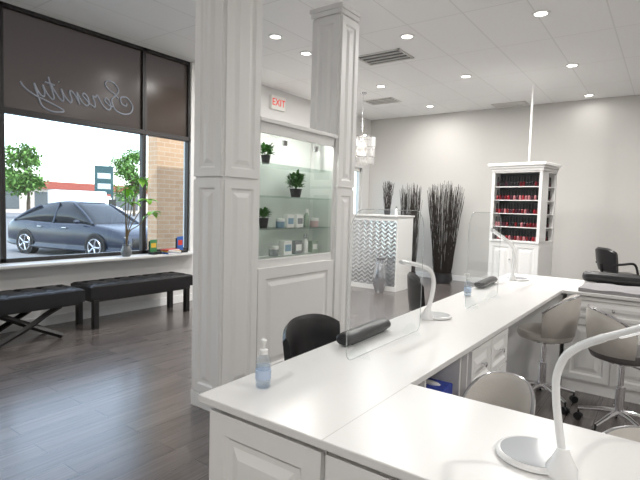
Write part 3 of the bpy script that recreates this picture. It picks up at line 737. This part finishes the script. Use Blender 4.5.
for zi, z in enumerate(SZ):
    for k in range(15):
        nme = random.choice(['dark red', 'black', 'crimson', 'plum', 'dusty pink', 'dark red']) if zi != 4 else random.choice(['black', 'plum', 'black', 'dark red'])
        o = bpy.data.objects.new('nail_polish_bottle', pm[nme]); COL.objects.link(o)
        o.location = PM @ V((px0+.07+k*.0436, py0+.06, z+E))
        tag(o, '%s nail polish bottle on the %s shelf of the white cabinet' % (nme, rows[zi]), 'nail polish', '%s polish bottles, %s shelf' % (nme, rows[zi]))
    for k in range(4):
        nme = random.choice(['black', 'plum', 'dark red'])
        o = bpy.data.objects.new('nail_polish_bottle', pm[nme]); COL.objects.link(o)
        o.location = PM @ V((px1-.06, py0+.28+k*.058, z+E))
        tag(o, '%s nail polish bottle on the %s side shelf of the white cabinet' % (nme, rows[zi]), 'nail polish', '%s polish bottles, %s side shelf' % (nme, rows[zi]))
tag(MB().box(-.013, .013, -.013, .013, 0, CEIL, bev=.003).build('power_pole', 'white', loc=(-1.87, 8.16, 0)), 'thin white pole rising from behind the polish cabinet to the ceiling', 'pole')

# ------------------------------------------------------------------ reception
dx0, dx1, dy0, dy1, dz = -4.78, -3.75, 7.44, 8.05, 1.31
rd = thing('reception_desk', 'white reception desk with silver wavy tiled front', 'desk', ((dx0+dx1)/2, (dy0+dy1)/2, 0))
MB().box(dx0, dx1, dy0+.012, dy1, 0, dz-.03).build('body', 'white', rd, world=True, smooth=0, bevel=.003)
MB().box(dx0, dx1-.02, dy0, dy0+.012, .08, dz-.1).build('tiled_front', 'mosaic', rd, world=True, smooth=0)
MB().box(dx0-.01, dx1+.02, dy0-.03, dy1+.02, dz-.03, dz).build('top', 'quartz', rd, world=True, smooth=0, bevel=.004)
MB().box(dx0, dx1+.004, dy0-.006, dy1, 0, .08).build('plinth', 'white', rd, world=True, smooth=0)
def branches(label, loc, h0, L, n, spread, vr, vm, sq=(1, 1), w=.005, base=.75, lo=.84, jit=.009, pw=.8):
    r = thing('branch_vase', label, 'vase', loc)
    MB().lathe([(0, E), (vr*.8, E), (vr, h0*.4), (vr*.9, h0*.9), (vr*.95, h0), (vr*.85, h0), (vr*.8, h0*.8), (0, h0*.7)], seg=24).build('vase', vm, r)
    q = MB()
    for i in range(n):
        a = random.uniform(0, 2*PI); s = spread*math.sqrt(random.random()); hh = h0+L*random.uniform(lo, 1)*(1-.06*(s/spread)**2); w0 = min(vr*.82, vr*base*math.sqrt(random.random())*1.4)
        c, d = math.cos(a), math.sin(a)
        p = [V((c*w0*.8, d*w0*.8, h0*.75)), V((c*w0, d*w0, h0))]
        for k in range(1, 8):
            t = k/7; rr = w0+(s-w0)*t**pw
            p.append(V((c*rr*(1+(sq[0]-1)*t)+random.uniform(-jit, jit), d*rr*(1+(sq[1]-1)*t)+random.uniform(-jit, jit), h0+(hh-h0)*t)))
        pts = cr(p, 3); q.tube(pts, [w*(1.1-.5*i/len(pts)) for i in range(len(pts))], 5)
    q.build('branches', 'stick', r)
random.seed(5)
branches('narrower bunch of tall dark twigs in floor vase behind the desk', (-4.13, 8.72, 0), .2, 1.76, 120, .22, .16, 'potdark', w=.0045)
branches('widest bunch of tall dark twigs in floor vase against the back wall', (-3.58, 9.1, 0), .2, 1.8, 175, .34, .2, 'potdark', (1.1, .9), w=.0045, lo=.82, jit=.009, pw=.85)
branches('small bunch of dark twigs in a pot on the reception desk', (-4.15, 7.8, dz), .12, .5, 40, .11, .06, 'potdark', w=.004)
fv = thing('floor_vase', 'textured silver vase on the floor before the tiled desk', 'vase', (-3.95, 7.24, 0))
g = MB(); seg = 36; rg = []
for r_, z in ((.06, 0), (.085, .04), (.115, .12), (.12, .2), (.105, .28), (.075, .35), (.06, .39), (.075, .42), (.066, .42), (.05, .39), (.05, .3)):
    rg.append([V(((r_+(.005 if k % 3 == 0 else 0))*math.cos(k*2*PI/seg+z*2), (r_+(.005 if k % 3 == 0 else 0))*math.sin(k*2*PI/seg+z*2), z*1.4)) for k in range(seg)])
g.rings(rg); g.build('body', 'silver', fv)
product('bottle', (-3.92, 7.7, dz), 'small white bottle on the reception desk top', 'prodwhite', 'prodsilver', 1)
# chandelier
cl = V((-4.43, 7.3, 0)); cz0, cz1 = 2.16, 2.64
ch = thing('chandelier', 'round crystal drum chandelier over the reception desk', 'chandelier', (cl.x, cl.y, cz0))
q = MB(); TR = ((.23, .48), (.225, .3), (.215, .14))
for rr, z in TR: q.tube([V((rr*math.cos(k*PI/18), rr*math.sin(k*PI/18), z)) for k in range(36)], .008, 6, closed=True)
for k in range(4):
    a = k*PI/2
    for rr, z in TR: q.tube([(0, 0, z+.02), (rr*math.cos(a), rr*math.sin(a), z)], .004, 6)
q.build('frame', 'chrome', ch)
st = MB()
for rr, n, za, zb in ((.23, 54, .30, .475), (.225, 54, .145, .295), (.215, 50, 0.02, .135)):
    for k in range(n):
        a = k*2*PI/n; c, d = rr*math.cos(a), rr*math.sin(a)
        st.tube([(c, d, za), (c, d, za+.02), (c, d, zb-.01), (c, d, zb)], [.002, .0085, .0085, .002], 4, side=(c, d, 0))
st.build('crystal_strands', 'crystal', ch, smooth=0)['kind'] = 'stuff'
for k in range(3):
    a = k*2*PI/3; MB().ball((.05*math.cos(a), .05*math.sin(a), .36), (.02, .02, .035), 2).build('bulb', 'bulb', ch)
L = bpy.data.lights.new('chandelier_glow', 'POINT'); L.energy = 1.8; L.color = (1, .93, .82); L.shadow_soft_size = .05
lo = bpy.data.objects.new('chandelier_glow', L); COL.objects.link(lo); lo.parent = ch; lo.location = (0, 0, .24)
MB().tube([(0, 0, .14), (0, 0, CEIL-cz0)], .006, 6).build('rod', 'chrome', ch)
MB().lathe([(0, CEIL-cz0-.03), (.05, CEIL-cz0-.025), (.06, CEIL-cz0), (0, CEIL-cz0)], seg=20).build('ceiling_rose', 'chrome', ch)

# exit sign on left wall beyond the cabinet
ex = thing('exit_sign', 'white exit sign with red letters high on the wall past the column', 'sign', (WX, 6.38, 3.1))
MB().box(WX, WX+.05, 6.2, 6.56, 3.05, 3.28).build('housing', 'signwhite', ex, world=True, smooth=0, bevel=.006)
MT = Matrix(((0, 0, 1, WX+.051), (1, 0, 0, 6.38), (0, 1, 0, 3.165), (0, 0, 0, 1)))
textmesh('EXIT', .165, MT, 'letters', 'red', ex)

# ------------------------------------------------------------------ ceiling fixtures
spots = [((541, 13), 'recessed ceiling light at top right, nearest the camera', 1), ((407, 36), 'recessed ceiling light just in front of the large dark vent', 1),
 ((306, 53), 'recessed ceiling light left of the far column top', 1), ((466, 76), 'recessed ceiling light in mid ceiling right of the large vent', 1),
 ((572, 65), 'recessed ceiling light right of the power pole', .7), ((589, 95), 'recessed ceiling light nearest the back wall at right', .05),
 ((381, 86), 'recessed ceiling light between the large and small vents', .7), ((430, 106), 'recessed ceiling light near back wall above the branches', .35)]
fill_lights = [((1.6, 2.2), 'added fill downlight over the right end of the front counter'), ((1.8, 6.0), 'added fill downlight over the right side of the room'), ((-1.0, -1.2), 'added fill downlight behind the camera'),  # further downlights added to fill the room with light
 ((-3.8, .6), 'added fill downlight over the benches'), ((2.0, -1.5), 'added fill downlight at right rear'), ((-3.9, 4.4), 'added fill downlight over the waiting area')]
def downlight(p, label, k=1):
    r = thing('recessed_light', label, 'ceiling light', (p.x, p.y, CEIL))
    MB().lathe([(.058, .001), (.062, -.012), (.085, -.008), (.088, .001)], seg=28).build('trim_ring', 'trim', r)
    MB().lathe([(0, -.005), (.06, -.005), (.06, .001), (0, .001)], seg=28).build('lens', 'lampglow', r)
    L = bpy.data.lights.new('downlight', 'AREA'); L.shape = 'DISK'; L.size = .16; L.energy = 37*k; L.color = (1, .975, .945)
    lo = bpy.data.objects.new('downlight', L); COL.objects.link(lo); lo.parent = r; lo.location = (0, 0, -.02)
for (u, v), lb, k in spots: downlight(W(u, v, CEIL), lb, k)
for (x, y), lb in fill_lights: downlight(V((x, y, CEIL)), lb, 1.05 if x > -3 else .35)
def vent(u, v, sx, sy, label, bm='vent'):
    p = W(u, v, CEIL); r = thing('ceiling_vent', label, 'vent', (p.x, p.y, CEIL))
    f = MB(); t = .03
    f.box(-sx, sx, -sy, -sy+t, -.012, 0); f.box(-sx, sx, sy-t, sy, -.012, 0); f.box(-sx, -sx+t, -sy, sy, -.012, 0); f.box(sx-t, sx, -sy, sy, -.012, 0)
    f.build('frame', 'ventw', r, smooth=0)
    MB().box(-sx+t, sx-t, -sy+t, sy-t, -.004, -.001).build('backing', bm, r, smooth=0)
    n = int(sy*2/.09)
    for k in range(1, n):
        y = -sy+k*2*sy/n; MB().box(-sx+t, sx-t, -.003, .003, -.022, 0, Matrix.Translation((0, y, 0))@Matrix.Rotation(.7, 4, 'X')).build('slat', 'ventw', r, smooth=0)
vent(384, 57, .33, .22, 'large dark slatted ceiling vent')
vent(382, 101, .3, .2, 'smaller slatted ceiling vent farther off, over the reception')
vent(510, 104, .3, .15, 'pale ceiling vent close to the back wall', 'ventw')

# ------------------------------------------------------------------ outside
structure(MB().box(-70, WX-.2, -40, 70, -.2, -.15).build('trim_2', 'asphalt', smooth=0))
pr = thing('brick_pier', 'tan brick pier outside the right-hand window', 'pier', (-6.95, 5.15, -.15))
MB().box(-7.05, -6.8, 4.86, 5.5, -.15, 3.3).build('brickwork', 'brick', pr, world=True, smooth=0)
MB().box(-7.1, -6.75, 4.81, 5.55, 3.3, 3.42).build('cap', 'trim', pr, world=True, smooth=0)
def car(loc, rz, label):
    r = thing('car', label, 'car', loc, rz)
    st = [(-2.38, .36, .66, .66), (-2.3, .26, .9, .8), (-1.85, .2, 1.0, .87), (-1.0, .18, .97, .9), (0, .18, .95, .91), (.9, .18, .96, .9), (1.5, .2, .9, .88), (2.0, .22, .8, .83), (2.28, .26, .68, .74), (2.36, .32, .56, .64)]
    rings = []
    for x, zb, zt, w_ in st:
        h = [(w_*.88, zb), (w_*.98, zb+(zt-zb)*.22), (w_, zb+(zt-zb)*.5), (w_*.975, zb+(zt-zb)*.78), (w_*.88, zt-.015), (w_*.5, zt+.015)]
        rings.append([V((x, y, z)) for y, z in h]+[V((x, -y, z)) for y, z in reversed(h)])
    bd = MB().rings(loftsmooth(rings, 6, 4)).build('body', 'carpaint', r, smooth=0)
    gs = [(-1.95, .95, .965), (-1.5, .95, 1.22), (-1.05, .94, 1.42), (-.6, .94, 1.51), (-.1, .93, 1.54), (.3, .93, 1.5), (.7, .93, 1.3), (1.25, .92, .95)]
    rings = []; roof = []
    for x, zb, zt in gs:
        k = (zt-zb)/.58; wb, wt_ = .81, .81-.22*k
        rings.append([V((x, wb, zb-.03)), V((x, (wb+wt_)/2+.02, (zb+zt)/2)), V((x, wt_, zt-.03*k)), V((x, wt_*.7, zt)), V((x, -wt_*.7, zt)), V((x, -wt_, zt-.03*k)), V((x, -(wb+wt_)/2-.02, (zb+zt)/2)), V((x, -wb, zb-.03))])
        if -1.2 < x < .4: roof.append([V((x, wt_+.02, zt-.07)), V((x, wt_*.72, zt+.014)), V((x, -wt_*.72, zt+.014)), V((x, -wt_-.02, zt-.07))])
    gl_ = MB().rings(loftsmooth(rings, 6)).build('windows', 'carglass', r, smooth=0)
    rf_ = MB().rings(loftsmooth(roof, 6)).build('roof', 'carpaint', r, smooth=0)
    for o_ in (bd, gl_, rf_): o_.data.polygons.foreach_set('use_smooth', [True]*len(o_.data.polygons))
    for s in (-1, 1):
        p = MB(); p.tube(cr([(.3, s*.6, 1.47), (.72, s*.68, 1.27), (1.25, s*.81, .94)], 4), .032, 6); p.tube(cr([(-1.05, s*.63, 1.39), (-1.5, s*.71, 1.2), (-1.95, s*.8, .95)], 4), .05, 6); p.tube([(-.3, s*.61, 1.5), (-.3, s*.81, .94)], .028, 6)
        p.build('pillar', 'carpaint', r)
        MB().ball((2.06, s*.6, .68), (.2, .16, .06), 2).build('headlight', 'headlight', r)
        MB().ball((-2.26, s*.6, .78), (.08, .17, .07), 2).build('tail_light', 'carred', r)
        MB().ball((.85, s*.98, 1.0), (.07, .1, .06), 2).build('wing_mirror', 'carpaint', r)
        for x in (-.75, .25): MB().box(x-.09, x+.09, s*.9-.02, s*.9+.02, .8, .825, bev=.006).build('door_handle', 'silver', bd)
        MB().box(-1.0, 1.0, s*.86-.05, s*.86+.05, .2, .28, bev=.02).build('side_skirt', 'blackplastic', bd)
        for x in (-1.38, 1.42):
            MB().tube([(x, s*.7, .34), (x, s*.918, .34)], .37, 28).build('wheel_arch', 'blackplastic', r)
            t = MB().tube([(x, s*.72, .33), (x, s*.925, .33)], .33, 28).build('wheel', 'tyre', r)
            k = MB(); k.tube([(x, s*.91, .33), (x, s*.93, .33)], .07, 16)
            for q in range(5):
                a = q*2*PI/5; k.tube([(x, s*.928, .33), (x+.22*math.cos(a), s*.928, .33+.22*math.sin(a))], .03, 6)
            k.tube([V((x+.225*math.cos(a*PI/12), s*.925, .33+.225*math.sin(a*PI/12))) for a in range(24)], .02, 6, closed=True)
            k.build('rim', 'silver', t)
    MB().box(2.24, 2.38, -.52, .52, .34, .6, bev=.03).build('grille', 'blackplastic', r)
    MB().box(2.05, 2.33, -.7, .7, .2, .34, bev=.04).build('bumper', 'blackplastic', r)
    return r
car((-13.9, 7.5, -.15), .2, 'dark blue-grey sedan parked in the lot outside the window')
def tree(loc, h, rad, label):
    r = thing('street_tree', label, 'tree', loc)
    t = MB(); t.tube(cr([(0, 0, 0), (.05, .03, h*.3), (0, .1, h*.6)], 4), [.15]*4+[.1]*5, 10)
    g = MB()
    for i in range(22):
        a = random.uniform(0, 2*PI); q = rad*random.uniform(.1, .95); z = h*random.uniform(.34, .95); q *= 1-max(0, (z/h-.65))*1.6
        c = V((math.cos(a)*q, math.sin(a)*q, z)); br = rad*random.uniform(.28, .45)
        t.tube([(0, .05, h*.42), tuple(c*.6+V((0, 0, h*.18))), tuple(c)], [.06, .04, .02], 6)
        for j in range(170):
            d = V((random.gauss(0, 1), random.gauss(0, 1), random.gauss(0, .8))); d.normalize()
            g.leaf(c+d*br*random.uniform(.3, 1.1), (random.uniform(-1, 1), random.uniform(-1, 1), random.uniform(-1, .4)), .32, .19)
    t.build('trunk', 'bark', r); g.build('crown', 'crown', r, smooth=0)
def along(u, dist):
    d = ray(u, 200); d.z = 0; d.normalize(); return d*dist
p = along(28, 48); tree((p.x, p.y, -.15), 6.2, 2.4, 'green street tree seen through the window left of the car')
p = along(134, 60); tree((p.x, p.y, -.15), 7.4, 2.6, 'green street tree seen beyond the teal pylon sign')
p = along(-90, 44); tree((p.x, p.y, -.15), 5.5, 2.2, 'green street tree at the far left of the street')
sb = thing('shop_building', 'long low shop building with red fascia across the street', 'building', (-60, 22, -.15))
MB().box(-66, -62, -6, 50, -.15, 3.6).build('wall', 'shopwall', sb, world=True, smooth=0)
MB().box(-62.1, -61.7, -6, 50, 2.8, 3.7).build('fascia', 'shopred', sb, world=True, smooth=0)
for k in range(10): MB().box(-62.02, -61.95, -4+k*5.2, -.5+k*5.2, .3, 2.4).build('window', 'shopdark', sb, world=True, smooth=0)
p = along(104, 44); ps = thing('pylon_sign', 'dark teal pylon sign with pale panels across the street', 'sign', (p.x, p.y, -.15), -.45)
MB().box(-.1, .1, -.1, .1, 0, 2).build('post', 'frame', ps, smooth=0)
MB().box(-.15, .15, -.7, .7, 1.4, 4.5).build('board', 'tealsign', ps, smooth=0, bevel=.03)
for k in range(3): MB().box(.15, .17, -.5, .5, 1.75+k*.85, 2.2+k*.85).build('panel', 'prodsilver' if k else 'shopred', ps, smooth=0)
p = along(84, 40); vn = thing('van', 'white delivery van parked across the street', 'van', (p.x, p.y, -.15), PI/2-.2)
MB().box(-2.2, 1.3, -.95, .95, .45, 2.3, bev=.08).build('cargo_body', 'prodwhite', vn)
MB().prism([(1.3, .45), (2.5, .45), (2.5, 1.05), (2.0, 1.25), (1.6, 1.95), (1.3, 2.0)], -.9, .9, Matrix(((1, 0, 0, 0), (0, 0, 1, 0), (0, 1, 0, 0), (0, 0, 0, 1)))).build('cab', 'prodwhite', vn, smooth=0, bevel=.05)
for s in (-1, 1):
    MB().box(1.45, 2.0, s*.9-.02, s*.9+.02, 1.2, 1.75).build('side_window', 'carglass', vn, smooth=0)
    for x in (-1.4, 1.8): MB().tube([(x, s*.7, .36), (x, s*.97, .36)], .36, 20).build('wheel', 'tyre', vn)

# ------------------------------------------------------------------ light
wd = bpy.data.worlds.new('World'); S.world = wd; wd.use_nodes = True
nt = wd.node_tree; bg = nt.nodes['Background']
sky = nt.nodes.new('ShaderNodeTexSky'); sky.sky_type = 'NISHITA'; sky.sun_disc = False; sky.sun_elevation = math.radians(50); sky.sun_rotation = math.radians(60)
mx = nt.nodes.new('ShaderNodeMix'); mx.data_type = 'RGBA'; mx.inputs[0].default_value = .3; mx.inputs[7].default_value = (6, 6.2, 6.5, 1)
nt.links.new(sky.outputs[0], mx.inputs[6]); nt.links.new(mx.outputs[2], bg.inputs[0]); bg.inputs[1].default_value = .7
sun = bpy.data.objects.new('sun', bpy.data.lights.new('sun', 'SUN')); COL.objects.link(sun)
sun.data.energy = 3.2; sun.data.angle = .01; sun.data.color = (1, .96, .9)
sun.rotation_euler = V((-.55, .25, -.85)).to_track_quat('-Z', 'Y').to_euler()
S.view_settings.view_transform = 'Standard'
S.view_settings.look = 'None'
S.view_settings.exposure = .24
